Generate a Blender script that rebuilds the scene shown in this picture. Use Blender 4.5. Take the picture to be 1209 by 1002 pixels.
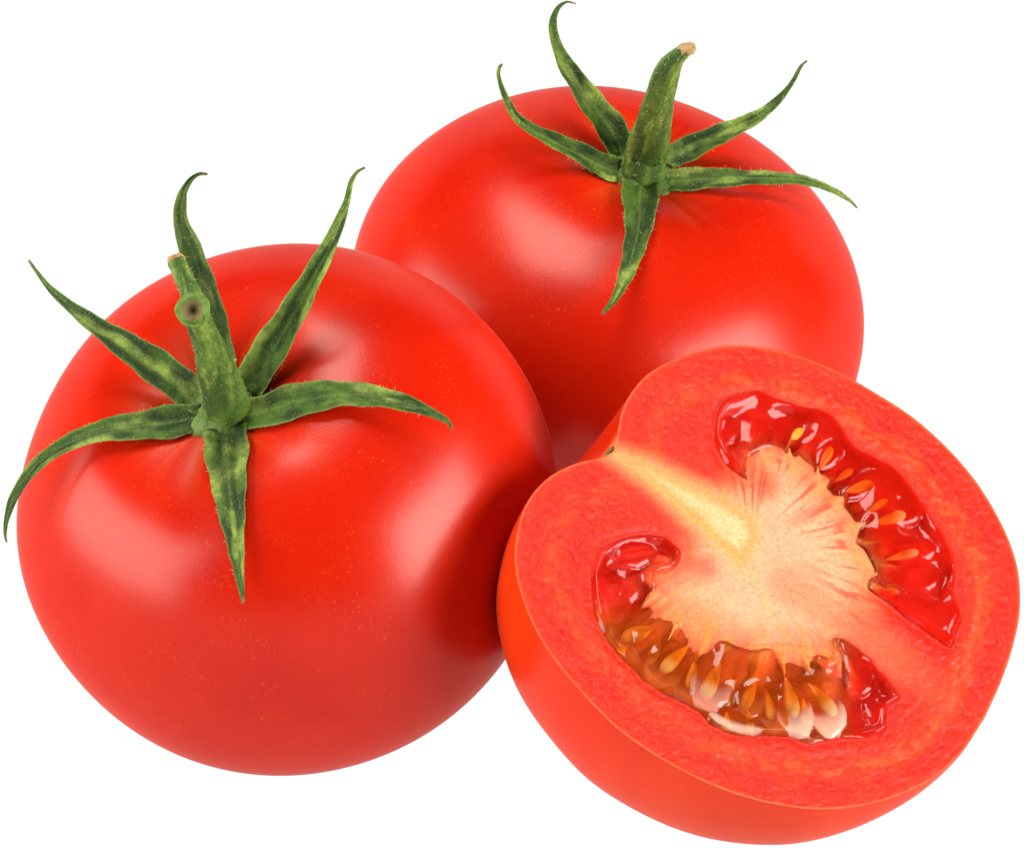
import bpy, math
import numpy as np
from mathutils import Vector

# ------------------------------------------------------------------ scene, camera, world, lights
sc = bpy.context.scene
for o in list(bpy.data.objects):
    bpy.data.objects.remove(o)
C = sc.collection
sc.view_settings.view_transform = 'Standard'
sc.view_settings.look = 'None'
sc.view_settings.exposure = 0.0
sc.view_settings.gamma = 1.0
sc.render.engine = 'CYCLES'
sc.cycles.use_denoising = True
sc.cycles.max_bounces = 10
sc.cycles.transparent_max_bounces = 16
sc.cycles.sample_clamp_indirect = 6.0

PITCH = math.radians(29.0)
F = 5500.0                       # focal length in photograph pixels (1209 wide)
PX = 0.00012                     # metres per pixel at depth F*PX
CX, CY = 604.5, 501.0
RIGHT = np.array([1.0, 0, 0])
UP = np.array([0, math.sin(PITCH), math.cos(PITCH)])
BACK = np.array([0, -math.cos(PITCH), math.sin(PITCH)])
CAM = np.array([0.0, -0.60, 0.345])

cam_d = bpy.data.cameras.new('camera')
cam = bpy.data.objects.new('camera', cam_d)
C.objects.link(cam)
cam.location = CAM
cam.rotation_euler = (math.pi / 2 - PITCH, 0, 0)
cam_d.sensor_width = 36.0
cam_d.lens = 36.0 * F / 1209.0
cam_d.clip_start = 0.02
cam_d.clip_end = 50
sc.camera = cam

w = bpy.data.worlds.new('World')
sc.world = w
w.use_nodes = True
w.node_tree.nodes['Background'].inputs[0].default_value = (1.0, 1.0, 1.0, 1)
w.node_tree.nodes['Background'].inputs[1].default_value = 0.02

def softbox(name, loc, target, sx, sy, radiance, col=(1, 1, 1)):
    d = bpy.data.lights.new(name, 'AREA')
    d.shape = 'RECTANGLE'
    d.size, d.size_y = sx, sy
    d.energy = radiance * math.pi * sx * sy
    d.color = col
    o = bpy.data.objects.new(name, d)
    C.objects.link(o)
    o.location = loc
    o.rotation_euler = (Vector(loc) - Vector(target)).to_track_quat('Z', 'Y').to_euler()
    return o

softbox('softbox_right', (0.72, -0.42, 0.20), (0, -.02, 0.03), 0.60, 0.52, 14.0, (1, .97, .92))
softbox('softbox_left', (-0.76, -0.26, 0.22), (0, -.02, 0.03), 0.80, 0.50, 8.5, (1, .97, .92))
softbox('added_top_light', (-0.12, 0.02, 0.85), (0, 0, 0.03), 0.50, 0.40, 12.0, (1, .95, .86))  # overhead light added to brighten the cut face and gel

# ------------------------------------------------------------------ helpers
def ray(x, y):
    """direction (depth 1) through a pixel of the photograph"""
    x = np.asarray(x, float); y = np.asarray(y, float)
    return (x[..., None] - CX) / F * RIGHT - (y[..., None] - CY) / F * UP - BACK

def cam2world(v):
    v = np.asarray(v, float)
    return v[0] * RIGHT + v[1] * UP + v[2] * BACK

def unit(v):
    v = np.asarray(v, float)
    return v / np.maximum(np.linalg.norm(v, axis=-1, keepdims=True), 1e-12)

def ss(a, b, x):
    t = np.clip((x - a) / (b - a), 0, 1)
    return t * t * (3 - 2 * t)

def lin(r, g, b):
    f = lambda c: (c / 255 / 12.92) if c / 255 <= .04045 else ((c / 255 + .055) / 1.055) ** 2.4
    return np.array([f(r), f(g), f(b)])

def mixc(a, b, t):
    t = np.asarray(t)[..., None]
    return a * (1 - t) + b * t

def _h(ix, iy, seed):
    n = (ix.astype(np.int64) * 374761393 + iy.astype(np.int64) * 668265263 + seed * 974634777) & 0xffffffff
    n = ((n ^ (n >> 13)) * 1274126177) & 0xffffffff
    return ((n ^ (n >> 16)) & 0xffff) / 65535.0

def vn(x, y, seed=0):
    x = np.asarray(x, float); y = np.asarray(y, float)
    x0 = np.floor(x); y0 = np.floor(y)
    fx = x - x0; fy = y - y0
    fx = fx * fx * fx * (fx * (fx * 6 - 15) + 10); fy = fy * fy * fy * (fy * (fy * 6 - 15) + 10)
    a = _h(x0, y0, seed); b = _h(x0 + 1, y0, seed); c = _h(x0, y0 + 1, seed); d = _h(x0 + 1, y0 + 1, seed)
    return (a * (1 - fx) + b * fx) * (1 - fy) + (c * (1 - fx) + d * fx) * fy

def fbm(x, y, seed=0, oct=4):
    s = 0; a = .5; t = 0
    for k in range(oct):
        s = s + a * vn(x * 2 ** k, y * 2 ** k, seed + k * 7); t += a; a *= .5
    return s / t

def mesh_obj(name, verts, faces, mat, parent=None, col=None, attrs=None, loc=None, smooth=True):
    """verts in world space; the object sits at loc with its mesh relative to it"""
    verts = np.asarray(verts, float)
    loc = np.zeros(3) if loc is None else np.asarray(loc, float)
    me = bpy.data.meshes.new(name)
    me.from_pydata((verts - loc).tolist(), [], [tuple(int(i) for i in f) for f in faces])
    if smooth:
        me.polygons.foreach_set('use_smooth', [True] * len(me.polygons))
    if col is not None:
        a = me.color_attributes.new('pigment', 'FLOAT_COLOR', 'POINT')
        a.data.foreach_set('color', np.concatenate([col, np.ones((len(col), 1))], 1).astype(np.float32).ravel())
    for k, v in (attrs or {}).items():
        a = me.attributes.new(k, 'FLOAT', 'POINT')
        a.data.foreach_set('value', np.asarray(v, np.float32))
    me.materials.append(mat)
    me.update()
    o = bpy.data.objects.new(name, me)
    C.objects.link(o)
    if parent is not None:
        o.parent = parent
        ploc = np.zeros(3); p = parent
        while p is not None:
            ploc += np.array(p.location); p = p.parent
        o.location = loc - ploc
    else:
        o.location = loc
    return o

def grid_faces(n, m, wrap=False, flip=False):
    """n rows of m columns; wrap closes columns"""
    f = []
    mm = m if wrap else m - 1
    for i in range(n - 1):
        for j in range(mm):
            a = i * m + j; b = i * m + (j + 1) % m
            q = (a, b, b + m, a + m)
            f.append(q[::-1] if flip else q)
    return f

def spline(P, n):
    """Catmull-Rom through the rows of P, n samples spread evenly by chord"""
    P = np.asarray(P, float)
    d = np.r_[0, np.cumsum(np.sqrt(np.linalg.norm(np.diff(P[:, :2], axis=0), axis=1)) ** 2)]
    Q = np.vstack([2 * P[0] - P[1], P, 2 * P[-1] - P[-2]])
    t = np.linspace(0, d[-1], n)
    out = []
    for v in t:
        i = min(max(np.searchsorted(d, v, side='right') - 1, 0), len(P) - 2)
        u = (v - d[i]) / (d[i + 1] - d[i])
        p0, p1, p2, p3 = Q[i], Q[i + 1], Q[i + 2], Q[i + 3]
        h1 = max(d[i] - d[i - 1], 1e-6) if i > 0 else d[i + 1] - d[i]
        h = d[i + 1] - d[i]
        h3 = (d[i + 2] - d[i + 1]) if i + 2 < len(d) else h
        m1 = (p2 - p0) / (h1 + h) * h; m2 = (p3 - p1) / (h3 + h) * h
        out.append((2*u**3-3*u**2+1)*p1 + (u**3-2*u**2+u)*m1 + (-2*u**3+3*u**2)*p2 + (u**3-u**2)*m2)
    return np.array(out)

def tag(o, label=None, cat=None, group=None, kind=None):
    if label: o['label'] = label
    if cat: o['category'] = cat
    if group: o['group'] = group
    if kind: o['kind'] = kind
    return o

def empty(name, loc, parent=None):
    o = bpy.data.objects.new(name, None)
    C.objects.link(o)
    o.empty_display_size = 0.01
    if parent is not None:
        o.parent = parent
        o.location = np.asarray(loc) - np.array(parent.location)
    else:
        o.location = loc
    return o

# ------------------------------------------------------------------ materials
class NT:
    def __init__(s, name):
        s.m = bpy.data.materials.new(name); s.m.use_nodes = True
        s.t = s.m.node_tree
        s.b = s.t.nodes['Principled BSDF']
        s.out = s.t.nodes['Material Output']
    def n(s, ty, **k):
        x = s.t.nodes.new(ty)
        for a, v in k.items():
            if a.startswith('i_'):
                x.inputs[a[2:].replace('_', ' ')].default_value = v
            else:
                setattr(x, a, v)
        return x
    def l(s, a, b):
        s.t.links.new(a, b)
    def noise(s, scale, detail=3, rough=.5, vec=None, dist=0.0):
        x = s.n('ShaderNodeTexNoise'); x.inputs['Scale'].default_value = scale
        x.inputs['Detail'].default_value = detail; x.inputs['Roughness'].default_value = rough
        x.inputs['Distortion'].default_value = dist
        if vec is not None: s.l(vec, x.inputs['Vector'])
        return x.outputs['Fac']
    def ramp(s, fac, stops):
        x = s.n('ShaderNodeValToRGB')
        e = x.color_ramp.elements
        while len(e) < len(stops): e.new(.5)
        for k, (p, c) in enumerate(stops):
            e[k].position = p; e[k].color = (*c, 1) if len(c) == 3 else c
        s.l(fac, x.inputs['Fac'])
        return x.outputs['Color']
    def mix(s, fac, a, b, mode='MIX'):
        x = s.n('ShaderNodeMix', data_type='RGBA', blend_type=mode)
        for v, i in ((fac, 0), (a, 6), (b, 7)):
            if hasattr(v, 'links'): s.l(v, x.inputs[i])
            else: x.inputs[i].default_value = v if i == 0 else (*v, 1)
        return x.outputs[2]
    def math(s, op, a, b=0.0):
        x = s.n('ShaderNodeMath', operation=op)
        for v, i in ((a, 0), (b, 1)):
            if hasattr(v, 'links'): s.l(v, x.inputs[i])
            else: x.inputs[i].default_value = v
        return x.outputs[0]
    def bump(s, h, strength, dist, prev=None):
        x = s.n('ShaderNodeBump'); x.inputs['Strength'].default_value = strength
        x.inputs['Distance'].default_value = dist
        s.l(h, x.inputs['Height'])
        if prev is not None: s.l(prev, x.inputs['Normal'])
        return x.outputs['Normal']
    def obj(s):
        return s.n('ShaderNodeTexCoord').outputs['Object']
    def attr(s, name):
        return s.n('ShaderNodeAttribute', attribute_name=name)

def skin_material():
    M = NT('tomato_skin'); b = M.b
    v = M.obj()
    pig = M.attr('pigment').outputs['Color']
    # fine orange flecks under the cuticle
    fl = M.noise(2600, 2, .6, v)
    flm = M.noise(160, 3, .5, v)
    f1 = M.ramp(fl, [(.60, (0, 0, 0)), (.72, (1, 1, 1))])
    f2 = M.ramp(flm, [(.42, (0, 0, 0)), (.66, (1, 1, 1))])
    fac = M.math('MULTIPLY', M.math('MULTIPLY', f1, f2), .36)
    c = M.mix(fac, pig, (.78, .17, .025))
    mot = M.noise(60, 4, .55, v)
    c = M.mix(M.ramp(mot, [(.35, (0, 0, 0)), (.7, (.35, .35, .35))]), c, (.55, .018, .0008))
    M.l(c, b.inputs['Base Color'])
    b.inputs['Subsurface Weight'].default_value = .25
    b.inputs['Subsurface Radius'].default_value = (1.0, .12, .04)
    b.inputs['Subsurface Scale'].default_value = .004
    b.inputs['Roughness'].default_value = .29
    b.inputs['Specular IOR Level'].default_value = 0.0
    b.inputs['Coat Weight'].default_value = .0
    n1 = M.noise(900, 3, .55, v)
    n2 = M.noise(3200, 2, .5, v)
    nb = M.bump(n1, .13, .00010)
    nb = M.bump(n2, .22, .00006, nb)
    M.l(nb, b.inputs['Normal'])
    # waxy cuticle: a thin soft gloss whose rise towards grazing angles is weak
    gl = M.n('ShaderNodeBsdfGlossy'); gl.inputs['Roughness'].default_value = .28; M.l(nb, gl.inputs['Normal'])
    gl.inputs['Color'].default_value = (1, .96, .88, 1)
    fr = M.n('ShaderNodeFresnel'); fr.inputs['IOR'].default_value = 1.33; M.l(nb, fr.inputs['Normal'])
    fac = M.math('ADD', M.math('MULTIPLY', fr.outputs[0], .20), .021)
    mx = M.n('ShaderNodeMixShader'); M.l(fac, mx.inputs[0]); M.l(b.outputs[0], mx.inputs[1]); M.l(gl.outputs[0], mx.inputs[2])
    M.l(mx.outputs[0], M.out.inputs['Surface'])
    return M.m

def green_material(name, rough=.55):
    M = NT(name); b = M.b
    v = M.obj()
    pig = M.attr('pigment').outputs['Color']
    n = M.noise(900, 4, .65, v)
    c = M.mix(M.ramp(n, [(.34, (.6, .6, .6)), (.58, (0, 0, 0))]), pig, (.022, .055, .006), 'MIX')
    sp = M.noise(3200, 2, .6, v)
    c = M.mix(M.ramp(sp, [(.60, (0, 0, 0)), (.75, (.5, .5, .5))]), c, (.24, .34, .09))
    M.l(c, b.inputs['Base Color'])
    b.inputs['Roughness'].default_value = rough
    b.inputs['Specular IOR Level'].default_value = .28
    b.inputs['Subsurface Weight'].default_value = .12
    b.inputs['Subsurface Radius'].default_value = (.4, 1, .2)
    b.inputs['Subsurface Scale'].default_value = .0008
    nb = M.bump(M.noise(1100, 4, .7, v), .9, .0005)
    nb = M.bump(M.noise(4200, 2, .6, v), .8, .0002, nb)
    M.l(nb, b.inputs['Normal'])
    return M.m

def plain(name, col, rough=.5, bump_scale=1500, bump=.3, sss=0.0):
    M = NT(name); b = M.b
    v = M.obj()
    n = M.noise(bump_scale, 4, .6, v)
    c = M.mix(M.ramp(n, [(.3, (.6, .6, .6)), (.7, (0, 0, 0))]), col, tuple(x * .55 for x in col))
    M.l(c, b.inputs['Base Color'])
    b.inputs['Roughness'].default_value = rough
    b.inputs['Specular IOR Level'].default_value = .28
    b.inputs['Subsurface Weight'].default_value = sss
    b.inputs['Subsurface Scale'].default_value = .001
    M.l(M.bump(n, bump, .0002), b.inputs['Normal'])
    return M.m

def flesh_material():
    M = NT('tomato_flesh'); b = M.b
    v = M.obj()
    pig = M.attr('pigment').outputs['Color']
    n = M.noise(2300, 4, .65, v, .6)
    c = M.mix(M.ramp(n, [(.36, (.8, .8, .8)), (.56, (0, 0, 0))]), pig, (.87, .62, .48), 'MULTIPLY')
    n2 = M.noise(2900, 3, .7, v, .8)
    c = M.mix(M.ramp(n2, [(.54, (0, 0, 0)), (.68, (.5, .5, .5))]), c, (.20, .045, .022), 'SCREEN')
    M.l(c, b.inputs['Base Color'])
    b.inputs['Roughness'].default_value = .34
    b.inputs['Specular IOR Level'].default_value = .25
    b.inputs['Coat Weight'].default_value = .45
    b.inputs['Coat Roughness'].default_value = .06
    b.inputs['Coat IOR'].default_value = 1.4
    b.inputs['Subsurface Weight'].default_value = .35
    b.inputs['Subsurface Radius'].default_value = (1.0, .25, .12)
    b.inputs['Subsurface Scale'].default_value = .0016
    gr = M.attr('grain').outputs['Fac']
    h1 = M.noise(1900, 4, .62, v, 1.2)
    h2 = M.noise(3600, 3, .6, v, .5)
    nb = M.n('ShaderNodeBump'); nb.inputs['Distance'].default_value = .0018
    M.l(M.math('MULTIPLY', gr, 1.0), nb.inputs['Strength']); M.l(h1, nb.inputs['Height'])
    nb2 = M.bump(h2, .8, .0006, nb.outputs['Normal'])
    M.l(nb2, b.inputs['Coat Normal'])
    mild = M.bump(h1, .35, .0005); M.l(M.bump(h2, .4, .0002, mild), b.inputs['Normal'])
    return M.m

def gel_material():
    M = NT('seed_gel'); t = M.t
    t.nodes.remove(M.b)
    v = M.obj()
    tint = M.attr('pigment').outputs['Color']
    milk = M.attr('milk').outputs['Fac']
    tr = M.n('ShaderNodeBsdfTransparent'); M.l(tint, tr.inputs['Color'])
    df = M.n('ShaderNodeBsdfDiffuse'); M.l(M.attr('milk_color').outputs['Color'], df.inputs['Color'])
    mx = M.n('ShaderNodeMixShader'); M.l(milk, mx.inputs[0]); M.l(tr.outputs[0], mx.inputs[1]); M.l(df.outputs[0], mx.inputs[2])
    gl = M.n('ShaderNodeBsdfGlossy'); gl.inputs['Roughness'].default_value = .11
    fr = M.n('ShaderNodeFresnel'); fr.inputs['IOR'].default_value = 1.42
    nb = M.bump(M.noise(260, 1, .5, v), .15, .0004)
    M.l(nb, gl.inputs['Normal']); M.l(nb, fr.inputs['Normal'])
    m2 = M.n('ShaderNodeMixShader'); M.l(fr.outputs[0], m2.inputs[0]); M.l(mx.outputs[0], m2.inputs[1]); M.l(gl.outputs[0], m2.inputs[2])
    M.l(m2.outputs[0], M.out.inputs['Surface'])
    return M.m

def seed_material():
    M = NT('tomato_seed'); b = M.b
    M.l(M.attr('pigment').outputs['Color'], b.inputs['Base Color'])
    b.inputs['Roughness'].default_value = .4
    b.inputs['Subsurface Weight'].default_value = .3
    b.inputs['Subsurface Scale'].default_value = .001
    M.l(M.bump(M.noise(2500, 3, .6, M.obj()), .4, .0001), b.inputs['Normal'])
    return M.m

M_SKIN = skin_material()
M_SEPAL = green_material('sepal_green', .5)
M_STEM = green_material('stem_green', .55)
M_DRY = plain('dried_stem_end', (.42, .27, .11), .8, 2500, .6)
M_PITH = plain('stem_pith', (.20, .16, .06), .7, 2500, .6)
M_HAIR = plain('plant_hair', (.50, .52, .25), .5, 1000, 0)
M_FLESH = flesh_material()
M_GEL = gel_material()
M_SEED = seed_material()

# ------------------------------------------------------------------ white sheet with a swept-up back, given its own glow
def backdrop():
    M = NT('glowing_white_sheet'); b = M.b
    b.inputs['Base Color'].default_value = (.04, .04, .04, 1)
    b.inputs['Roughness'].default_value = .9
    b.inputs['Specular IOR Level'].default_value = 0
    b.inputs['Emission Color'].default_value = (1, 1, 1, 1)
    b.inputs['Emission Strength'].default_value = 1.0  # glow added so the sheet stays evenly white and shadowless
    prof = [(-1.3, 0), (-.6, 0), (0, 0), (.75, 0)]
    for k in range(1, 13):
        a = k / 12 * math.pi / 2
        prof.append((.75 + .35 * math.sin(a), .35 - .35 * math.cos(a)))
    prof.append((1.10, .7)); 
    V = []
    for (y, z) in prof:
        for x in np.linspace(-1.6, 1.6, 9): V.append((x, y, z))
    o = mesh_obj('white_tabletop', V, grid_faces(len(prof), 9), M.m)
    tag(o, 'seamless bright white surface under and behind the tomatoes', kind='structure')
backdrop()

# ------------------------------------------------------------------ whole tomatoes
class Fruit:
    """a whole tomato: apparent radius and centre in the photograph, stem axis in camera space, rests on z = 0"""
    def __init__(s, cx, cy, rpx, axis, b, seed, spin, dimple=.15, lobes=(5, 7), crease=1.0):
        s.rpx = rpx; s.b = b; s.seed = seed; s.dimple = dimple; s.lobes = lobes; s.crease = crease
        s.a = unit(cam2world(axis))
        r0 = unit(np.cross(s.a, BACK)); r1 = np.cross(s.a, r0)
        s.e1 = math.cos(spin) * r0 + math.sin(spin) * r1
        s.e2 = np.cross(s.a, s.e1)
        th = np.linspace(0, math.pi, 400); ph = np.linspace(0, 2 * math.pi, 60)
        T, P = np.meshgrid(th, ph, indexing='ij')
        L = s.surf(T, P)
        rel = s.dirs(L.reshape(-1, 3)) * rpx / F          # offset from the centre at depth 1
        rc = ray(cx, cy)
        zmin = (rc[2] + rel[:, 2]).min()
        s.D = -CAM[2] / zmin
        s.c = CAM + s.D * rc
        s.R = rpx / F * s.D                                # metres
        s.px = s.D / F                                     # metres per photo pixel here
    def dirs(s, L):
        return L[..., 0:1] * s.e1 + L[..., 1:2] * s.e2 + L[..., 2:3] * s.a
    def lobe(s, P):
        k1, k2 = s.lobes
        return .55 * np.cos(k1 * P + s.seed) + .3 * np.cos(k2 * P + 2.1 * s.seed) + .35 * np.cos(2 * P + .7 * s.seed)
    def groove(s, P):
        q = .5 + .5 * np.cos(6 * P + s.seed * 1.3 + .5 * np.sin(P * 2 + s.seed))
        return q ** 3
    def surf(s, T, P):
        e = 2 / 2.12
        st = np.sin(T); ct = np.cos(T)
        rho = np.abs(st) ** e
        z = s.b * np.sign(ct) * np.abs(ct) ** e
        top = ss(-.1, .5, ct)
        L = s.lobe(P)
        rho2 = rho * (1 + .014 * L * st * (.4 + .6 * top))
        dm = np.exp(-(rho / .33) ** 2)
        z = z - s.dimple * dm * top
        z = z + .012 * s.crease * L * np.exp(-((rho - .42) / .24) ** 2) * top * np.minimum(1, rho / .15)
        z = z - .020 * s.crease * s.groove(P) * np.exp(-((rho - .30) / .19) ** 2) * top
        z = z + .02 * np.exp(-(rho / .15) ** 2) * (1 - top)
        return np.stack([rho2 * np.cos(P), rho2 * np.sin(P), z], -1)
    def zs(s, xy):
        """surface height above the equator at local (x, y)"""
        r = np.hypot(xy[0], xy[1]); p = math.atan2(xy[1], xy[0])
        if r >= .995: return -.2
        th = np.linspace(0, math.pi / 2, 60)
        S = s.surf(th, np.full(60, p))
        rr = np.hypot(S[:, 0], S[:, 1])
        return float(np.interp(r, rr, S[:, 2]))
    def at(s, x, y, z):
        """pixel -> world point on the plane at height z (in radii) across the stem axis"""
        d = ray(x, y)
        p0 = s.c + s.a * z * s.R
        t = np.dot(p0 - CAM, s.a) / np.dot(d, s.a)
        return CAM + d * t
    def local(s, p):
        q = (p - s.c) / s.R
        return np.array([np.dot(q, s.e1), np.dot(q, s.e2), np.dot(q, s.a)])

def build_body(fr, root):
    n, m = 220, 320
    th = (np.linspace(0, 1, n) ** 1.15) * math.pi
    ph = np.linspace(0, 2 * math.pi, m, endpoint=False)
    T, P = np.meshgrid(th, ph, indexing='ij')
    L = fr.surf(T, P)
    W = fr.c + fr.R * fr.dirs(L)
    V = W.reshape(-1, 3)
    Lr = L.reshape(-1, 3)
    rho = np.hypot(Lr[:, 0], Lr[:, 1]); ang = np.arctan2(Lr[:, 1], Lr[:, 0]); zz = Lr[:, 2]
    base = np.array([.48, .0085, .0006])
    deep = np.array([.45, .0052, .0005])
    orange = np.array([.58, .042, .004])
    cx_, sy_ = np.cos(ang), np.sin(ang)
    nz = fbm(cx_ * 3 * rho + zz * 2 + 5, sy_ * 3 * rho + zz + 9, fr.seed_i, 4)
    col = mixc(base, deep, ss(.45, .75, nz))
    sh = ss(.45, .12, rho) * (zz > 0)
    streak = fbm(cx_ * 9 + 3, sy_ * 9 + rho * 1.5, fr.seed_i + 5, 3)
    col = mixc(col, orange, np.clip(sh * (.15 + .9 * ss(.4, .75, streak)), 0, .75))
    o = mesh_obj('skin', V, grid_faces(n, m, wrap=True, flip=True), M_SKIN, root, col, loc=fr.c)
    return o

def ribbon(fr, pts, zc, name, parent, seed, fold=.25, curl=0.0, twist=0.0, thick=3.4, shade_tone=1.0):
    """a sepal: pts rows (x, y, width px) base to tip; zc heights (radii) at base, middle, tip"""
    n = 64
    S = spline(pts, n)
    t = np.linspace(0, 1, n)
    z = np.interp(t, np.linspace(0, 1, len(zc)), zc)
    k = np.ones(9) / 9
    z = np.convolve(np.r_[[z[0]] * 4, z, [z[-1]] * 4], k, 'valid')
    Pw = []
    for i in range(n):
        zi = z[i]
        for _ in range(3):
            p = fr.at(S[i, 0], S[i, 1], zi)
            q = fr.local(p)
            need = fr.zs(q[:2]) + .022
            if zi < need: zi = need
            else: break
        Pw.append(fr.local(p)[2])
    zl = np.array(Pw)
    zl = np.convolve(np.r_[[zl[0]] * 4, zl, [zl[-1]] * 4], k, 'valid')
    P = np.array([fr.at(S[i, 0], S[i, 1], zl[i]) for i in range(n)])
    tan = unit(np.gradient(P, axis=0))
    N0 = unit(.45 * fr.a + .55 * BACK)
    side = unit(np.cross(tan, N0))
    for i in range(1, n):
        if np.dot(side[i], side[i - 1]) < 0: side[i] = -side[i]
    nor = unit(np.cross(side, tan))
    nor[np.sum(nor * N0, 1) < 0] *= -1
    tw = twist * t ** 2
    side, nor = (side * np.cos(tw)[:, None] + nor * np.sin(tw)[:, None],
                 nor * np.cos(tw)[:, None] - side * np.sin(tw)[:, None])
    wpx = np.maximum(S[:, 2] * .93, 1.6) * fr.px
    m = 15
    u = np.linspace(-1, 1, m)
    V = []; col = []
    g_dark = np.array([.014, .042, .004]); g_mid = np.array([.075, .155, .012]); g_light = np.array([.38, .50, .085])
    brown = np.array([.26, .13, .05])
    th = thick * fr.px * (.4 + .6 * (1 - t)) * np.minimum(1, wpx / (14 * fr.px))
    for sgn in (1, -1):
        for i in range(n):
            hw = wpx[i] / 2
            wob = 1 + .05 * np.sin(i * .55 + seed) + .04 * (vn(i * .6, seed * 3.0, 3) - .5)
            for j in range(m):
                uu = u[j]
                h = 1.5 * fold * hw * (abs(uu) ** 1.2) - fold * hw * .45
                h += .9 * fr.px * (vn(i * .8, uu * 4 + seed, 15) - .5)
                h += .10 * hw * math.cos(uu * 7.5) * (1 - abs(uu))          # veins
                h += .10 * hw * (vn(i * .22, uu * 1.5 + seed, 5) - .5)
                h -= curl * hw * uu * uu
                e = math.sqrt(max(0, 1 - abs(uu) ** 3))
                V.append(P[i] + side[i] * uu * hw * wob + nor[i] * (h + sgn * th[i] * .5 * e))
                a1 = fbm(np.array(t[i] * 9 + seed * 3.1), np.array(uu * 1.6 + 4), 11 + int(seed), 3)
                a2 = fbm(np.array(t[i] * 6.5 + seed * 1.7), np.array(uu * 1.3 + 9), 31 + int(seed), 2)
                c = g_dark * (1 - ss(.35, .6, a1)) + g_mid * ss(.35, .6, a1)
                lf = ss(.46, .86, a2) * .75
                mid = math.exp(-(uu / .10) ** 2) * .22 + math.exp(-((abs(uu) - .97) / .06) ** 2) * .45
                c = c * (1 - lf) + g_light * lf
                c = c * (1 - mid) + g_light * mid
                bt = ss(.95, .99, t[i]) * .9
                c = c * (1 - bt) + brown * bt
                col.append(c * shade_tone * .85)
    f = grid_faces(n, m) + [tuple(x + n * m for x in q[::-1]) for q in grid_faces(n, m)]
    for i in range(n - 1):
        for j in (0, m - 1):
            a = i * m + j; b = a + m; c_ = a + n * m; d = b + n * m
            f.append((a, b, d, c_) if j == 0 else (b, a, c_, d))
    for j in range(m - 1):
        for i in (0, n - 1):
            a = i * m + j; b = a + 1; c_ = a + n * m; d = b + n * m
            f.append((b, a, c_, d) if i == 0 else (a, b, d, c_))
    V = np.array(V)
    o = mesh_obj(name, V, f, M_SEPAL, parent, np.array(col), loc=P[0])
    return o, P, side, nor, wpx, V

def tube(P, rad, segs=28, bumps=0.0, seed=0, cap=True, squash=None):
    P = np.asarray(P, float); n = len(P)
    tan = unit(np.gradient(P, axis=0))
    # ring planes: keep given tangents for the cap rings
    ref = np.array([.31, .2, .93]); s = unit(np.cross(tan[0], ref))
    V = []
    for i in range(n):
        s = unit(s - np.dot(s, tan[i]) * tan[i]); b = np.cross(tan[i], s)
        for j in range(segs):
            a = j / segs * 2 * math.pi
            r = rad[i] * (1 + bumps * (math.sin(5 * a + seed) * .5 + vn(np.array(i * .35), np.array(j * 5. / segs), seed) - .5))
            V.append(P[i] + r * (math.cos(a) * s + math.sin(a) * b))
    return np.array(V), grid_faces(n, segs, wrap=True)

def hair_mesh(roots, dirs, lens, rads):
    V = []; Fc = []
    for p, d, L, r in zip(roots, dirs, lens, rads):
        d = unit(d); s = unit(np.cross(d, [.3, .5, .81])); b = np.cross(d, s)
        k = len(V)
        bend = s * L * .25
        for (c, rr) in ((p, r), (p + d * L * .55 + bend * .3, r * .7)):
            for a in (0, 2.094, 4.189):
                V.append(c + rr * (math.cos(a) * s + math.sin(a) * b))
        V.append(p + d * L + bend)
        for j in range(3):
            q = (j + 1) % 3
            Fc.append((k + j, k + q, k + 3 + q, k + 3 + j)); Fc.append((k + 3 + j, k + 3 + q, k + 6))
    return np.array(V), Fc

def stem_color(n, segs, seed, length=10., tipdark=.2):
    g_dark = np.array([.028, .070, .005]); g_mid = np.array([.085, .165, .012]); g_l = np.array([.32, .42, .06])
    col = []
    for i in range(n):
        for j in range(segs):
            a = j / segs * 2 * math.pi
            f = fbm(np.array(math.cos(a) * 1.5 + 3), np.array(math.sin(a) * 1.5 + i / n * 3), seed, 3)
            c = g_dark * (1 - ss(.3, .6, f)) + g_mid * ss(.3, .6, f)
            l = ss(.52, .75, fbm(np.array(math.cos(a) * 3 + 8), np.array(i / n * 5 + math.sin(a) * 3), seed + 4, 3)) * .6
            col.append(c * (1 - l) + g_l * l)
    return np.array(col)

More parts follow.
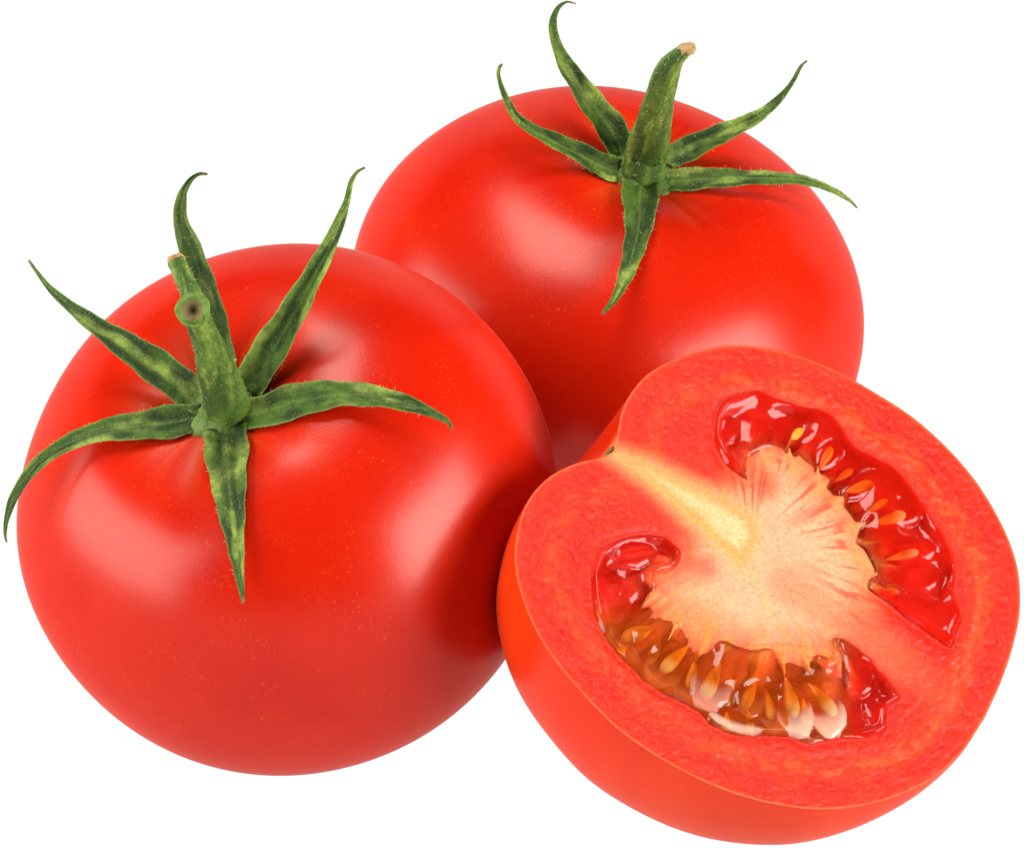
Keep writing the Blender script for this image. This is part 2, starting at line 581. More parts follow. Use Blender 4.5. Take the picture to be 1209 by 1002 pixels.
def whole_tomato(fr, label, hub, sepals, stem, rng):
    base = np.array([fr.c[0], fr.c[1], 0.0])
    root = empty('tomato', base)
    tag(root, label, 'tomato', 'whole ripe tomatoes with green calyx')
    build_body(fr, root)
    # calyx disc that carries the sepals
    hx, hy, hz, hr = hub
    cen = fr.at(hx, hy, hz)
    m, n = 48, 14
    V = []; col = []
    for i in range(n):
        t = i / (n - 1)
        for j in range(m):
            a = j / m * 2 * math.pi
            r = hr * fr.px * (math.sin(t * math.pi * .62) / math.sin(math.pi * .62)) * (1 + .12 * math.cos(6 * a + fr.seed))
            h = .36 * math.cos(t * math.pi * .75) * hr * fr.px
            V.append(cen + fr.e1 * r * math.cos(a) + fr.e2 * r * math.sin(a) + fr.a * h)
            g = fbm(np.array(math.cos(a) * 2 * t + 3), np.array(math.sin(a) * 2 * t + 3), 3, 3)
            col.append(np.array([.055, .11, .02]) * (1 - g) + np.array([.17, .27, .06]) * g)
    calyx = mesh_obj('calyx', np.array(V), grid_faces(n, m, wrap=True, flip=True), M_SEPAL, root, np.array(col), loc=cen)
    roots, dirs, lens, rads = [], [], [], []
    for k, s in enumerate(sepals):
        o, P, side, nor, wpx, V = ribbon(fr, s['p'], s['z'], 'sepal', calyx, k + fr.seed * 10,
                                          s.get('fold', .3), s.get('curl', 0), s.get('twist', 0), shade_tone=s.get('shade_tone', 1.0))
        for q in range(52):
            i = int(rng.uniform(0, .86) * 63); sg = rng.choice([-1, 1])
            edge = rng.random() < .7
            uu = sg if edge else sg * rng.uniform(.1, .9)
            roots.append(P[i] + side[i] * uu * wpx[i] * .47 + nor[i] * .2 * wpx[i] * abs(uu) * .5)
            dd = side[i] * sg * rng.uniform(.4, 1) + nor[i] * rng.uniform(.2, .9) + rng.normal(0, .3, 3) if edge else nor[i] + rng.normal(0, .45, 3)
            dirs.append(dd); lens.append(rng.uniform(2, 6) * fr.px); rads.append(.24 * fr.px)
    # stem
    for part in stem:
        S = spline(part['p'], part.get('n', 30))
        P = np.array([fr.at(q[0], q[1], q[2]) for q in S]); rad = S[:, 3] * fr.px * .92
        V, f = tube(P, rad, 28, .10, fr.seed_i)
        col = stem_color(len(P), 28, 3)
        par = calyx if part['name'] == 'stem' else stem_obj
        o = mesh_obj(part['name'], V, f, M_STEM, par, col, loc=P[0])
        if part['name'] == 'stem': stem_obj = o
        end = part['end']
        d = unit(cam2world(end['dir'])); r = rad[-1]
        s_ = unit(np.cross(d, [.2, .3, .9])); b_ = np.cross(d, s_)
        prof = end['prof']
        EV = []
        for (rr, hh) in prof:
            for j in range(36):
                a = j / 36 * 2 * math.pi
                w_ = 1 + .035 * math.sin(3 * a + 1) + .02 * math.sin(7 * a)
                hj = end.get('jag', 0) * (vn(np.array(j * .4), np.array(rr * 3), 9) - .5)
                EV.append(P[-1] + (s_ * math.cos(a) + b_ * math.sin(a)) * rr * r * w_ + d * (hh + hj) * r)
        ef = grid_faces(len(prof), 36, wrap=True)
        if end['mat'] is M_STEM:
            k = end['split']
            c2 = np.array([[.15, .26, .035]] * (36 * (k + 1)))
            mesh_obj('stem_lip', np.array(EV[:36 * (k + 1)]), grid_faces(k + 1, 36, wrap=True), M_STEM, par if part['name'] != 'stem' else calyx, c2, loc=P[-1])
            mesh_obj('stem_cut', np.array(EV[36 * k:]), grid_faces(len(prof) - k, 36, wrap=True), M_PITH, par if part['name'] != 'stem' else calyx, loc=P[-1])
        else:
            mesh_obj('dry_stem_end', np.array(EV), ef, M_DRY, par if part['name'] != 'stem' else calyx, loc=P[-1])
        tan = unit(np.gradient(P, axis=0))
        for q in range(170):
            i = int(rng.uniform(.0, 1) * (len(P) - 1)); a = rng.uniform(0, 2 * math.pi)
            s1 = unit(np.cross(tan[i], [.2, .3, .9])); b1 = np.cross(tan[i], s1)
            dd = s1 * math.cos(a) + b1 * math.sin(a)
            roots.append(P[i] + dd * rad[i] * .95); dirs.append(dd + rng.normal(0, .4, 3))
            lens.append(rng.uniform(2, 5.5) * fr.px); rads.append(.30 * fr.px)
    HV, HF = hair_mesh(roots, dirs, lens, rads)
    h = mesh_obj('hairs', HV, HF, M_HAIR, calyx, loc=cen)
    h['kind'] = 'stuff'
    return root

rng = np.random.default_rng(4)

A = Fruit(340, 599.5, 319.0, (-.32, .49, .81), .87, 1.7, .3, dimple=.135, lobes=(4, 6), crease=.35)
A.seed_i = 3
whole_tomato(A, 'large whole tomato at front left, green calyx with a round hollow cut stem end', (264, 484, .75, 40), [
    dict(p=[(245,478,40),(210,452,44),(175,426,42),(140,402,31),(100,374,19),(62,343,9),(42,318,5),(34,307,3)], z=[0.75,0.89,1.00,1.06], fold=.35, twist=.5),
    dict(shade_tone=.5, p=[(264,440,38),(255,390,38),(245,350,34),(228,299,29),(215,262,20),(216,232,13),(226,213,8),(236,206,5),(245,206,3)], z=[0.75,0.92,1.06,1.14], fold=.5, twist=.2),  # shade behind the stem painted in as a darker green
    dict(p=[(292,462,40),(318,420,46),(345,374,37),(371,326,27),(393,282,18),(409,240,9),(415,214,6),(422,203,4),(431,198,3)], z=[0.75,0.91,1.04,1.11], fold=.5, twist=-.2),
    dict(p=[(290,490,36),(318,485,42),(350,474,44),(399,466,33),(442,468,27),(485,478,19),(515,490,10),(530,499,6),(534,507,3)], z=[0.75,0.82,0.76,0.64], fold=.25),
    dict(p=[(266,505,54),(268,530,56),(270,560,47),(273,595,37),(278,638,23),(283,681,11),(286,703,6),(287,712,4)], z=[0.75,0.80,0.76,0.66], fold=.25, curl=.1),
    dict(p=[(240,492,34),(205,498,42),(167,503,36),(124,508,28),(81,523,21),(43,549,16),(18,584,12),(8,612,7),(6,632,4),(8,640,2)], z=[0.75,0.84,0.82,0.66], fold=.2, twist=.3),
], [
    dict(name='stem', p=[(268,478,.80,31),(264,462,.88,27),(255,430,1.02,23),(244,400,1.16,18),(234,378,1.25,16.5),(228,366,1.31,17)],
         end=dict(dir=(-.10,-.04,1), mat=M_STEM, split=6, prof=[(.95,-.7),(1.16,-.40),(1.28,-.05),(1.24,.20),(1.08,.36),(.92,.36),(.78,.26),(.62,.12),(.46,-.02),(.30,-.25),(.14,-.45),(.0,-.5)])),
    dict(name='pedicel_stub', p=[(240,392,1.10,12),(228,352,1.16,13),(216,325,1.20,11.5),(208,308,1.22,10.5)],
         end=dict(dir=(-.25,.55,.75), mat=M_DRY, jag=.5, prof=[(1.0,-.5),(1.1,.0),(.9,.35),(.5,.5),(.0,.3)])),
], rng)

B = Fruit(716, 367, 304, (.20, .77, .60), .77, 3.1, .9, dimple=.12, lobes=(4, 5), crease=.4)
B.seed_i = 17
whole_tomato(B, 'whole tomato behind the other two, tall tapering green stem with dry brown tip', (757, 205, .665, 38), [
    dict(p=[(730,204,34),(712,198,34),(684,183,29),(656,169,24),(628,154,17),(608,138,13),(595,112,9),(588,88,5),(590,79,4),(593,76,3)], z=[0.66,0.77,0.87,0.97], fold=.35, twist=-.3),
    dict(p=[(742,190,40),(732,174,42),(718,150,40),(700,126,35),(684,102,28),(666,74,20),(655,46,12),(653,26,10),(659,10,6),(669,3,4),(680,5,2)], z=[0.66,0.84,0.99,1.11], fold=.3, twist=.2),
    dict(p=[(785,190,30),(808,180,34),(832,168,30),(863,154,25),(895,138,17),(919,118,10),(935,98,6),(946,78,4),(953,72,2.5)], z=[0.66,0.79,0.91,1.01], fold=.3),
    dict(p=[(780,215,32),(805,214,32),(832,212,30),(871,211,23),(911,211,19),(951,214,14),(983,225,9),(1003,237,5),(1012,246,2.5)], z=[0.66,0.75,0.73,0.65], fold=.25),
    dict(p=[(756,215,46),(755,238,46),(754,264,36),(748,295,27),(738,327,18),(725,354,9),(716,365,6),(711,371,4)], z=[0.66,0.67,0.55,0.41], fold=.25, curl=.1),
], [
    dict(name='stem', p=[(758,207,.67,24),(759,203,.69,27.5),(760,196,.72,26.5),(763,178,.78,27),(771,148,.95,22),(780,108,1.15,18),(790,80,1.28,14.5),(801,66,1.34,10),(810,59,1.37,8)],
         end=dict(dir=(.92,.25,.35), mat=M_DRY, jag=.7, prof=[(1.0,-.9),(1.12,-.2),(.95,.35),(1.0,.9),(.6,1.3),(.0,1.35)])),
], rng)

# ------------------------------------------------------------------ the cut half
NCAM = unit(np.array([.30, .50, .81]))
H_N = unit(cam2world(NCAM))
RIGHT_EDGE = [(725,532),(727.5,524),(730,505),(734,486),(747,461),(767,440),(806,420.5),(855,408),(916,413),(977,433),(1032,463),(1087,500),(1142,555),(1178,610),(1200,665),(1204,720),(1194,769),(1179,811),(1162,848)]
LEFT_EDGE = [(725,532),(711,539.6),(678,547.6),(647,564),(623,591.5),(610.5,628),(608.5,671),(622,720),(646,766),(684,814),(733,863),(794,903),(855,932),(916,949),(977,955),(1038,946),(1093,924),(1130,895),(1162,848)]
H_C0 = (895., 670.)
_c = ray(*H_C0)                       # face centre at depth 1
def plane1(x, y):
    """pixel -> point on the cut plane for a centre depth of 1"""
    d = ray(x, y)
    t = np.dot(_c, H_N) / (d @ H_N)
    return d * t[..., None] if np.ndim(t) else d * t
NR = 140
re_ = spline(RIGHT_EDGE, NR); le_ = spline(LEFT_EDGE, NR)
re3 = plane1(re_[:, 0], re_[:, 1]); le3 = plane1(le_[:, 0], le_[:, 1])
S0 = re3[0]; B0 = re3[-1]; ax = unit(B0 - S0); eu = unit(np.cross(H_N, ax))
def prof_of(E):
    q = E - S0
    return q @ ax, q @ eu
zr, ur = prof_of(re3); zl_, ul = prof_of(le3)
NPSI = 120
HV = []
for k in range(NPSI):
    psi = k / (NPSI - 1) * math.pi
    wgt = .5 - .5 * math.cos(psi)
    z_ = zr * (1 - wgt) + zl_ * wgt
    r_ = np.abs(ur) * (1 - wgt) + np.abs(ul) * wgt
    sgn = np.sign(ur[NR // 2])
    r_ = r_ * (1 + .02 * math.sin(psi) * np.cos(2 * psi))
    # the far side is a little fuller around the stem: keep the shallow dip
    HV.append(S0 + z_[:, None] * ax + r_[:, None] * (math.cos(psi) * sgn * eu - 1.17 * math.sin(psi) * H_N))
HV = np.array(HV)
H_D = -CAM[2] / HV[..., 2].min()
H_PX = H_D / F
def face_pt(x, y, h=0.0):
    """pixel on the cut face (+ height h in photo pixels along the face normal) -> world"""
    p = CAM + plane1(np.asarray(x, float), np.asarray(y, float)) * H_D
    return p + np.asarray(h)[..., None] * H_PX * H_N
SKINV = (CAM + HV * H_D)
fc = face_pt(*H_C0)
half = empty('tomato_half', (fc[0], fc[1], 0))
tag(half, 'halved tomato at front right, cut face with seeds and gel turned up to the viewer', 'tomato half')
hv = SKINV.reshape(-1, 3)
nzz = fbm(hv[:, 0] * 60, hv[:, 1] * 60 + hv[:, 2] * 40, 8, 4)
hc = mixc(np.array([.66, .030, .0020]), np.array([.60, .016, .0010]), ss(.4, .7, nzz))
# pale greenish-cream patch of skin round the stem scar
ds = np.linalg.norm(hv - (CAM + S0 * H_D), axis=1) / H_PX
hc = mixc(hc, np.array([.85, .35, .12]), ss(34, 8, ds) * .8)
mesh_obj('skin', hv, grid_faces(NPSI, NR), M_SKIN, half, hc, loc=fc)

def seg_dist(X, Y, poly, closed=True):
    """distance from points to a polyline"""
    poly = np.asarray(poly, float)
    n = len(poly); best = np.full(X.shape, 1e9)
    for i in range(n if closed else n - 1):
        a = poly[i]; b = poly[(i + 1) % n]
        ab = b - a; L = ab @ ab
        t = np.clip(((X - a[0]) * ab[0] + (Y - a[1]) * ab[1]) / max(L, 1e-9), 0, 1)
        best = np.minimum(best, np.hypot(X - a[0] - t * ab[0], Y - a[1] - t * ab[1]))
    return best

def inside(X, Y, poly):
    poly = np.asarray(poly, float); n = len(poly)
    c = np.zeros(X.shape, bool)
    j = n - 1
    for i in range(n):
        xi, yi = poly[i]; xj, yj = poly[j]
        if yi != yj:
            m = ((yi > Y) != (yj > Y)) & (X < (xj - xi) * (Y - yi) / (yj - yi) + xi)
            c ^= m
        j = i
    return c

def sdf(X, Y, poly):
    d = seg_dist(X, Y, poly)
    return np.where(inside(X, Y, poly), d, -d)      # positive inside

# locules: outer wall chain, then inner (placenta) chain, in photograph pixels on the cut plane
UP_OUT = [(893,566),(881,570),(870,562),(857,552),(845,530),(840,505),(850,477),(871,464),(896,458),(918,467),(945,475),(969,481),(993,498),(1010,521),(1051,546),(1071,564),(1102,606),(1119,637),(1132,674),(1131,698),(1139,728),(1133,742),(1124,767),(1105,756),(1071,733),(1044,711),(1018,692)]
UP_IN = [(1018,692),(1034,672),(1026,655),(1012,640),(1018,622),(1005,600),(985,578),(966,556),(938,534),(910,526),(895,532),(889,545),(893,566)]
LO_OUT = [(780,681),(795,674),(807,662),(806,647),(786,631),(750,628),(720,636),(702,654),(696,686),(700,729),(716,756),(739,783),(773,815),(816,837),(839,856),(862,868),(902,871),(931,872),(955,880),(988,874),(1021,873),(1047,862),(1051,838),(1068,823),(1047,792),(1024,769),(998,751),(982,752),(979,772)]
LO_IN = [(979,772),(952,770),(921,768),(888,770),(858,760),(836,750),(812,738),(789,722),(776,704),(780,681)]
def smooth_closed(a, b, n=260):
    pts = a + b[1:-1]
    P = np.array(pts + pts[:1], float)
    return spline(P, n)[:-1]
def pull(L, k):
    L = [tuple(p) for p in L]; out = [L[0]]
    for p in L[1:-1]:
        d = np.array([HUBP[0] - p[0], HUBP[1] - p[1]]); d /= np.linalg.norm(d); out.append((p[0] + d[0] * k, p[1] + d[1] * k))
    return out + [L[-1]]
HUBP = (888., 640.)
UP_IN = pull(UP_IN, 11); LO_IN = pull(LO_IN, 9)
UPP = smooth_closed(UP_OUT, UP_IN); LOP = smooth_closed(LO_OUT, LO_IN)
UPO = spline(UP_OUT, 160); UPI = spline(UP_IN, 100); LOO = spline(LO_OUT, 160); LOI = spline(LO_IN, 90)
CORE = [(722,535),(742,540),(780,556),(820,576),(856,592),(885,612),(893,632),(884,650),(874,664),(858,648),(832,622),(796,592),(762,562),(736,545)]
PLAC = [(800,590),(850,585),(893,560),(893,530),(925,526),(950,545),(985,578),(1015,605),(1030,650),(1035,690),(1010,730),(985,765),(920,775),(860,765),(812,742),(782,715),(776,690),(812,660),(815,625)]
SEEDS_LO = [(757,744,46,26,.1),(799,774,46,23,.8),(843,800,50,26,1.0),(888,810,50,20,.1),(935,820,50,23,.9),(972,822,52,23,1.0),(777,764,32,17,.1,-5),(736,764,28,17,.3,-4),(821,790,38,18,.3,-5),(866,812,38,17,.4,-5),(911,826,40,18,.5,-5),(954,836,36,16,.6,-5),(860,850,34,17,.9,-3),(888,846,30,15,.8,-4)]
SEEDS_UP = [(941,513,28,17,0),(977,537,30,18,0),(1017,572,36,20,0),(1052,609,42,20,.6),(1068,652,40,16,.4),(1000,556,26,14,0,-3),(1040,592,28,14,0,-3),(1056,688,28,13,.2,-3)]
SACS_LO = [(748,758,22),(728,748,14),(788,782,21),(775,778,14),(822,806,19),(850,812,21),(868,846,17),(895,838,17),(920,846,17),(942,850,20),(975,852,19)]
HUBP = (888., 640.)

def fields(X, Y):
    """signed pattern fields on the cut face"""
    f = {}
    wx = X + 5 * (fbm(X / 22, Y / 22, 41, 3) - .5); wy = Y + 5 * (fbm(X / 22, Y / 22, 47, 3) - .5)
    f['up'] = sdf(wx, wy, UPP); f['lo'] = sdf(wx, wy, LOP)
    f['upo'] = seg_dist(wx, wy, UPO, False); f['upi'] = seg_dist(wx, wy, UPI, False)
    f['loo'] = seg_dist(wx, wy, LOO, False); f['loi'] = seg_dist(wx, wy, LOI, False)
    f['ang'] = np.arctan2(Y - HUBP[1], X - HUBP[0]); f['r'] = np.hypot(X - HUBP[0], Y - HUBP[1])
    return f

OUTL = np.vstack([re_[:, :2], le_[::-1][1:-1, :2]])
FINGERS = [((938,556),(931,519),7), ((968,578),(966,541),7), ((985,596),(1006,576),7), ((1000,624),(1036,611),8), ((1006,645),(1046,636),7),
           ((1012,664),(1068,667),7), ((1022,690),(1066,697),6), ((905,545),(897,523),6),
           ((803,728),(786,762),6), ((776,700),(757,716),6), ((838,742),(824,780),6), ((862,756),(850,782),5), ((888,764),(889,798),5),
           ((921,764),(930,800),6), ((948,766),(962,802),5), ((972,768),(986,786),6)]
def finger_field(X, Y):
    g = np.zeros(X.shape)
    for (a, b, w0) in FINGERS:
        a = np.array(a, float); b = np.array(b, float); ab = b - a; L = ab @ ab
        t = ((X - a[0]) * ab[0] + (Y - a[1]) * ab[1]) / L
        dd = np.abs((X - a[0]) * ab[1] - (Y - a[1]) * ab[0]) / math.sqrt(L)
        wd = np.maximum(1.3, w0 * (1 - np.clip(t, 0, 1)) ** .8)
        g = np.maximum(g, np.exp(-(dd / wd) ** 2) * ss(1.05, .75, t) * ss(-.25, .0, t))
    return g
def face_height(X, Y, f):
    h = np.zeros(X.shape)
    fing = ss(.28, .72, fbm(f['ang'] * 8.5 + 20, f['r'] * .006, 61, 2))       # 1 = flesh finger runs on
    ramp_i = np.where(f['lo'] > -20, 44 + 30 * fing, 24 + 34 * fing)
    for k, o, i in (('up', 'upo', 'upi'), ('lo', 'loo', 'loi')):
        ins = f[k] > 0
        d = np.minimum(ss(0, 20, f[o]), ss(0, 1, np.clip(f[i] / ramp_i, 0, 1)) * 1.0)
        h = np.where(ins, -20 * d, h)
        # rounded lip at the wall
        h = h + np.where(~ins, -1.6 * np.exp(f[k] / 4), 0) + np.where(~ins, 1.8 * np.exp(-((f[k] + 9) / 6) ** 2), 0)
    fg = finger_field(X, Y); h = np.where(h < -1.5, h * (1 - fg) - 1.5 * fg, h)
    gm = .35 + .65 * ss(-20, -70, sdf(X, Y, PLAC))
    gm = gm * (1 - .8 * ss(-2, 6, np.maximum(f['up'], f['lo'])))
    wx = X + 5 * fbm(X / 9, Y / 9, 72, 2); wy = Y + 5 * fbm(X / 9, Y / 9, 73, 2)
    h = h + 1.6 * (fbm(X / 18, Y / 18, 71, 3) - .5) + 3.0 * gm * (fbm(wx / 4.8, wy / 4.8, 77, 2) - .5)
    h = h - .9 * gm * ss(.62, .8, vn(wx / 4.5, wy / 4.5, 79))
    return h

def face_color(X, Y, f, dout):
    flesh = np.array([.76, .027, .004]); deep = np.array([.70, .010, .001]); ring = lin(250, 112, 58); pink = lin(255, 184, 150)
    cream = lin(240, 212, 164); yel = lin(230, 172, 104); org = lin(250, 150, 86); floor = np.array([.92, .014, .002])
    ang = f['ang']; r = f['r']
    # coordinates that follow the outline, for tangential streaks
    a8 = ang * 9
    n1 = fbm(X / 30, Y / 30, 81, 4); n2 = fbm(X / 7, Y / 7, 85, 3); n3 = fbm(a8 * 3, dout / 7, 89, 3)
    c = np.broadcast_to(flesh, X.shape + (3,)).copy()
    c = mixc(c, deep, ss(.38, .72, n1) * .55)
    # salmon outer band, then a deeper red line, then the ring of vascular tissue
    c = mixc(c, lin(236, 56, 30), ss(26, 4, dout) * .45)
    rg = np.exp(-((dout - 44 - 16 * (n1 - .5)) / 13) ** 2)
    c = mixc(c, ring, np.clip(rg * (.10 + .5 * ss(.36, .70, n3)), 0, 1) * (.55 + .45 * ss(700, 1000, X)))
    c = mixc(c, deep, np.exp(-((dout - 22) / 7) ** 2) * .25)
    # glow of paler tissue round the placenta
    dp = sdf(X, Y, PLAC)
    st = fbm(ang * 16 + 3, r / 60, 93, 4)
    c = mixc(c, lin(252, 122, 84), ss(-34, 10, dp + 16 * (st - .5)) * .8)
    c = mixc(c, pink, ss(-8, 44, dp + 16 * (n1 - .5) + 14 * (st - .5)))
    # septum band to the blossom end
    ds = seg_dist(X, Y, [(930, 690), (1010, 740), (1090, 800), (1150, 845)], False)
    c = mixc(c, lin(252, 134, 98), ss(34, 8, ds) * .6 * ss(1165, 1000, X))
    # orange/yellow rays near seeds
    near = np.maximum(ss(40, 2, f['upi']) * .6, ss(44, 2, f['loi']))
    c = mixc(c, org, near * ss(.25, .7, st) * .7)
    c = mixc(c, yel, near * ss(.52, .85, st) * .45)
    nu = ss(80, 4, f['upi']) * ss(2, -6, f['up'])
    c = mixc(c, lin(238, 60, 34), nu * ss(.52, .34, st) * .75)
    # red pockets at the two stem-side arms
    for (px_, py_, s_) in ((800, 515, 36), (762, 600, 34), (905, 575, 16), (835, 672, 15)):
        c = mixc(c, lin(226, 44, 30), np.exp(-((X - px_) ** 2 + (Y - py_) ** 2) / s_ ** 2) * .55)
    # core
    dc = sdf(X + 4 * (n2 - .5), Y + 4 * (n2 - .5), CORE)
    c = mixc(c, lin(252, 185, 125), ss(-24, 4, dc) * .8)
    c = mixc(c, yel, ss(-8, 4, dc) * .9)
    c = mixc(c, cream, ss(2, 15, dc + 10 * (n1 - .5)) * .85)
    for line in ([(765,566),(800,596),(840,630),(872,660)], [(885,668),(900,700),(912,730)]):
        dl = seg_dist(X, Y, line, False)
        c = mixc(c, lin(245, 190, 70), ss(3.2, .8, dl) * .35)
    # thin pale line just under the skin
    c = mixc(c, lin(255, 150, 90), ss(3.2, 1.2, dout) * .45)
    # cavity
    for k, i in (('up', 'upi'), ('lo', 'loi')):
        m = ss(1, 7, f[k])
        fl = np.broadcast_to(floor, c.shape)
        if k == 'lo':
            och = lin(222, 88, 18)
            fl = mixc(fl, och, ss(690, 745, Y) * ss(1025, 985, X) * .8)
            fl = mixc(fl, lin(165, 44, 6), ss(30, 10, f['loo']) * ss(800, 840, Y) * ss(1010, 960, X) * .8)
        tip = ss(50, 2, f[i])
        fl = mixc(fl, lin(250, 128, 50) if k == 'lo' else lin(252, 110, 66), tip * (.35 + .65 * ss(.38, .62, st)))
        c = mixc(c, fl, np.minimum(m, ss(0, 44, f[i])))
    fg = finger_field(X + 3 * (n2 - .5), Y + 3 * (n2 - .5)); c = mixc(c, mixc(lin(250, 160, 96), lin(240, 150, 60), ss(700, 740, Y)), fg * .8)
    c = c * np.array([.80, .80, .74]) - np.array([0, .006, .006])
    return np.clip(c, .0005, 1)

# polar grid over the face
NA, NRAD = 900, 230
cx0, cy0 = 900., 668.
edge = spline(np.vstack([OUTL, OUTL[:1]]), 4000)[:-1]
ea = np.unwrap(np.arctan2(edge[:, 1] - cy0, edge[:, 0] - cx0))
if ea[-1] < ea[0]: edge = edge[::-1]; ea = ea[::-1]
er = np.hypot(edge[:, 0] - cx0, edge[:, 1] - cy0)
ea_m = np.maximum.accumulate(ea)
tg = ea_m[0] + np.linspace(0, 2 * math.pi, NA, endpoint=False)
eax = np.r_[ea_m, ea_m[0] + 2 * math.pi]; erx = np.r_[er, er[0]]
rad_ = np.interp(tg, eax, erx)
rr = np.linspace(0, 1, NRAD) ** .8
X = cx0 + rr[:, None] * rad_[None] * np.cos(tg)[None]
Y = cy0 + rr[:, None] * rad_[None] * np.sin(tg)[None]
fx = fields(X, Y)
dout = seg_dist(X, Y, OUTL[::3])
H = face_height(X, Y, fx)
H = H * ss(0, 6, dout) - .7 * ss(3.5, 0, dout) ** 2
colf = face_color(X, Y, fx, dout)
grain = .30 + .70 * ss(-30, -90, sdf(X, Y, PLAC)) 
grain = grain * (1 - .7 * ss(0, 8, np.maximum(fx['up'], fx['lo'])))
FV = face_pt(X, Y, H).reshape(-1, 3)
flesh = mesh_obj('cut_flesh', FV, grid_faces(NRAD, NA, wrap=True), M_FLESH, half, colf.reshape(-1, 3), {'grain': grain.ravel()}, loc=fc)

# seeds
def seed_obj(x, y, L, W, pale, gel_parent, lift):
    d = np.array([x - HUBP[0], y - HUBP[1]]); d /= np.linalg.norm(d)
    ra = .28 * math.sin(x * 1.7 + y); d = np.array([d[0] * math.cos(ra) - d[1] * math.sin(ra), d[0] * math.sin(ra) + d[1] * math.cos(ra)]); p = np.array([-d[1], d[0]])
    n, m = 18, 18
    V = []; col = []
    for i in range(n):
        t = i / (n - 1); th = t * math.pi
        s = -math.cos(th)                                    # -1 pointed end (towards the placenta), 1 blunt end
        wr = math.sin(th) * (.62 + .38 * s) ** .9 if (.62 + .38 * s) > 0 else 0
        for j in range(m):
            a = j / m * 2 * math.pi
            q = np.array([x, y]) + d * s * L / 2 + p * wr * W / 2 * math.cos(a)
            h = lift + wr * W * .34 * math.sin(a) - 3 * (s < 0) * s * s * .6
            V.append(face_pt(q[0], q[1], h))
            c = lin(236, 142, 14)
            c = c * (1 - ss(.1, .6, s) * pale) + lin(255, 236, 190) * ss(.1, .6, s) * pale
            c = c * (1 - ss(-.3, -.9, s)) + lin(240, 120, 40) * ss(-.3, -.9, s)
            col.append(c)
    V = np.array(V)
    return mesh_obj('seed', V, grid_faces(n, m, wrap=True, flip=True), M_SEED, gel_parent, np.array(col), loc=V.mean(0))

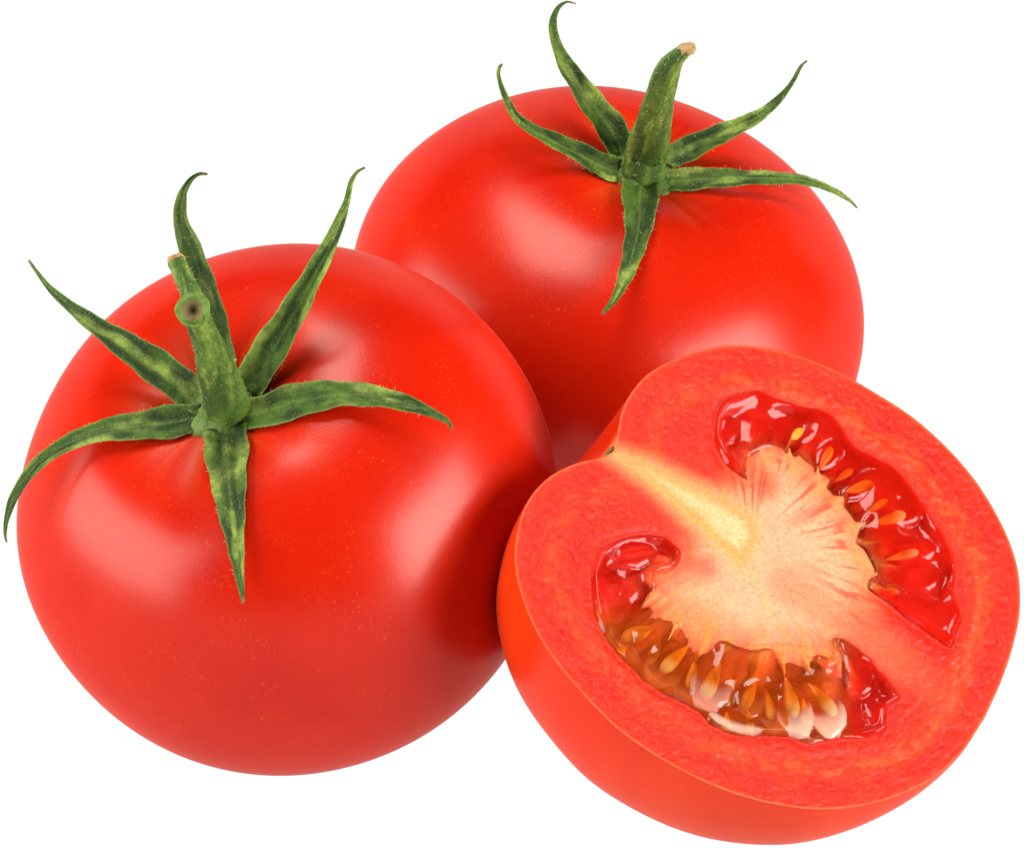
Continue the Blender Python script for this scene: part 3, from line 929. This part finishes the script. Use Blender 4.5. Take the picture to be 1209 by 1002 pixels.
def gel(poly, key, okey, ikey, bumps, seeds, label, milkzones, level):
    poly = np.asarray(poly)
    x0, y0 = poly.min(0) - 6; x1, y1 = poly.max(0) + 6
    st = 1.25
    gx = np.arange(x0, x1, st); gy = np.arange(y0, y1, st)
    X, Y = np.meshgrid(gx, gy)
    f = fields(X, Y)
    d = f[key]; do = f[okey]; di = f[ikey]
    keep = d > -4
    # surface: rises in a bead along the outer wall, sags, lumps over the seeds
    h = level + 7.5 * np.exp(-((do - 8) / 7.0) ** 2) - 3.0 * np.exp(-((do - 24) / 10) ** 2)
    h = h + 17 * (fbm(X / 36, Y / 36, 101, 1) - .5) + 2.5 * (fbm(X / 18, Y / 18, 103, 1) - .5)
    h = h - 8 * ss(14, 0, di) 
    h = np.where(d < 0, -3.2, h - (h + 3.0) * ss(9, 0, d))
    milk = (.34 if key == 'up' else .20) + .40 * np.exp(-(do / 9) ** 2) * (1 if key == 'up' else .6); mc = np.broadcast_to(np.array([.80, .012, .003]), X.shape + (3,)).copy()
    if key == 'lo': mc = mixc(mc, np.array([.66, .095, .006]), ss(700, 740, Y) * ss(1020, 985, X))
    for (bx, by, bl, bw, bh, mk, mcol, rot) in bumps:
        e = np.array([bx - HUBP[0], by - HUBP[1]]); e /= np.linalg.norm(e)
        cr, sr = math.cos(rot), math.sin(rot); e = np.array([e[0] * cr - e[1] * sr, e[0] * sr + e[1] * cr])
        wob = 1 + .22 * (fbm(X / 14 + bx, Y / 14, 107, 2) - .5)
        la = ((X - bx) * e[0] + (Y - by) * e[1]) / bl * wob; lb = (-(X - bx) * e[1] + (Y - by) * e[0]) / bw * wob
        lb = lb / (1 + .22 * la)                                   # wider at the outer end
        q = np.sqrt(la * la + lb * lb)
        dome = np.sqrt(np.clip(1 - q * q, 0, 1))
        hb = level - 3 + bh * dome * (.75 + .25 * la)
        h = np.where(q < 1, np.maximum(h, hb * (d > 3) + h * (d <= 3)), h)
        shell = ss(1.0, .86, q) * (.25 + .75 * ss(-.3, .85, la)) * (.7 + .3 * ss(.3, .95, q)) * mk
        tk = (shell > milk)
        wgt = np.where(tk, np.clip((shell - milk) / .12, 0, 1), 0)
        mc = mixc(mc, lin(*mcol), wgt)
        milk = np.maximum(milk, shell)
    h = np.where(h > 4, 4 + (h - 4) * .4, h); h = np.where(h < level - 6, level - 6 + (h - level + 6) * .3, h)
    milk = milk * ss(0, 5, d) * ss(2, 34, di) * (1 - .7 * finger_field(X, Y))
    tint = np.broadcast_to(np.array([1.0, .92, .86]), X.shape + (3,)).copy()
    for (zx, zy, zr_, zc) in milkzones:
        tint = mixc(tint, np.array(zc), np.exp(-((X - zx) ** 2 + (Y - zy) ** 2) / zr_ ** 2))
    idx = -np.ones(X.shape, int)
    idx[keep] = np.arange(keep.sum())
    quad = keep[:-1, :-1] & keep[1:, :-1] & keep[:-1, 1:] & keep[1:, 1:]
    ii, jj = np.nonzero(quad)
    Fc = np.stack([idx[ii, jj], idx[ii + 1, jj], idx[ii + 1, jj + 1], idx[ii, jj + 1]], 1)
    V = face_pt(X[keep], Y[keep], h[keep])
    g = mesh_obj('seed_gel', V, Fc, M_GEL, half, tint[keep], {'milk': milk[keep]}, loc=fc)
    a = g.data.color_attributes.new('milk_color', 'FLOAT_COLOR', 'POINT')
    a.data.foreach_set('color', np.concatenate([mc[keep], np.ones((keep.sum(), 1))], 1).astype(np.float32).ravel())
    g['label'] = label
    for (x, y, L, W, pale, *dz) in seeds:
        seed_obj(x, y, L, W, pale, g, (dz[0] if dz else 0) + level - (8 if key == 'up' else 4.5))
    return g

pk = (214, 140, 120); br = (200, 96, 40); wh = (238, 186, 160)
gel(LOP, 'lo', 'loo', 'loi',
    [(741,754,34,23,7,.62,br,0),(724,748,14,10,6,.35,br,0),(788,784,38,24,7,.60,br,0),(764,780,24,18,6,.5,br,.2),(814,800,34,17,6,.5,br,0),
     (841,803,42,27,9,.66,pk,0),(868,850,15,38,7,.75,wh,.25),(887,812,38,19,7,.42,br,0),(912,836,36,18,6,.55,br,0),
     (937,838,38,24,9,.72,wh,0),(975,837,38,23,9,.72,wh,0),
     (750,652,26,18,9,0,pk,0),(718,690,24,20,8,0,pk,.5),(1012,785,36,16,9,0,pk,.4),(1036,842,20,14,8,0,pk,0)],
    SEEDS_LO, 'lower gel pocket with pale seed sacs', [(900,820,80,(1,.84,.5)),(780,770,60,(1,.84,.5))], -1)
gel(UPP, 'up', 'upo', 'upi',
    [(862,505,16,12,7,0,pk,0),(1022,570,32,15,9,.18,br,0),(980,535,22,14,7,.16,br,0),(1058,606,38,16,10,.28,br,0),(1074,648,38,14,9,.22,br,0),
     (1048,700,30,17,10,.25,pk,.3),(1104,727,24,20,11,.22,pk,.3),(1092,680,20,16,8,.0,pk,0)],
    SEEDS_UP, 'upper red gel pocket', [(1040,600,60,(1,.82,.5))], 0)

# dark dried stem scar in the notch
sp = CAM + S0 * H_D
V = []
n, m = 8, 20
for i in range(n):
    t = i / (n - 1)
    for j in range(m):
        a = j / m * 2 * math.pi
        w_ = 1 + .3 * math.sin(3 * a + 1)
        V.append(sp - H_N * (7 + 6 * math.sin(a) * w_ * math.sin(t * math.pi / 2)) * H_PX - ax * (3 + 3.5 * math.cos(t * math.pi / 2)) * H_PX + np.cross(H_N, ax) * math.cos(a) * 9 * math.sin(t * math.pi / 2) * w_ * H_PX)
mesh_obj('stem_scar', np.array(V), grid_faces(n, m, wrap=True, flip=True), M_PITH, half, loc=sp)

print('DIST', 'A', A.c, A.R, 'B', B.c, B.R, 'half', fc, H_D, 'R', np.linalg.norm(A.c - B.c), 'width', (np.abs(ur).max() + np.abs(ul).max()) * H_D, 'len', zr.max() * H_D)
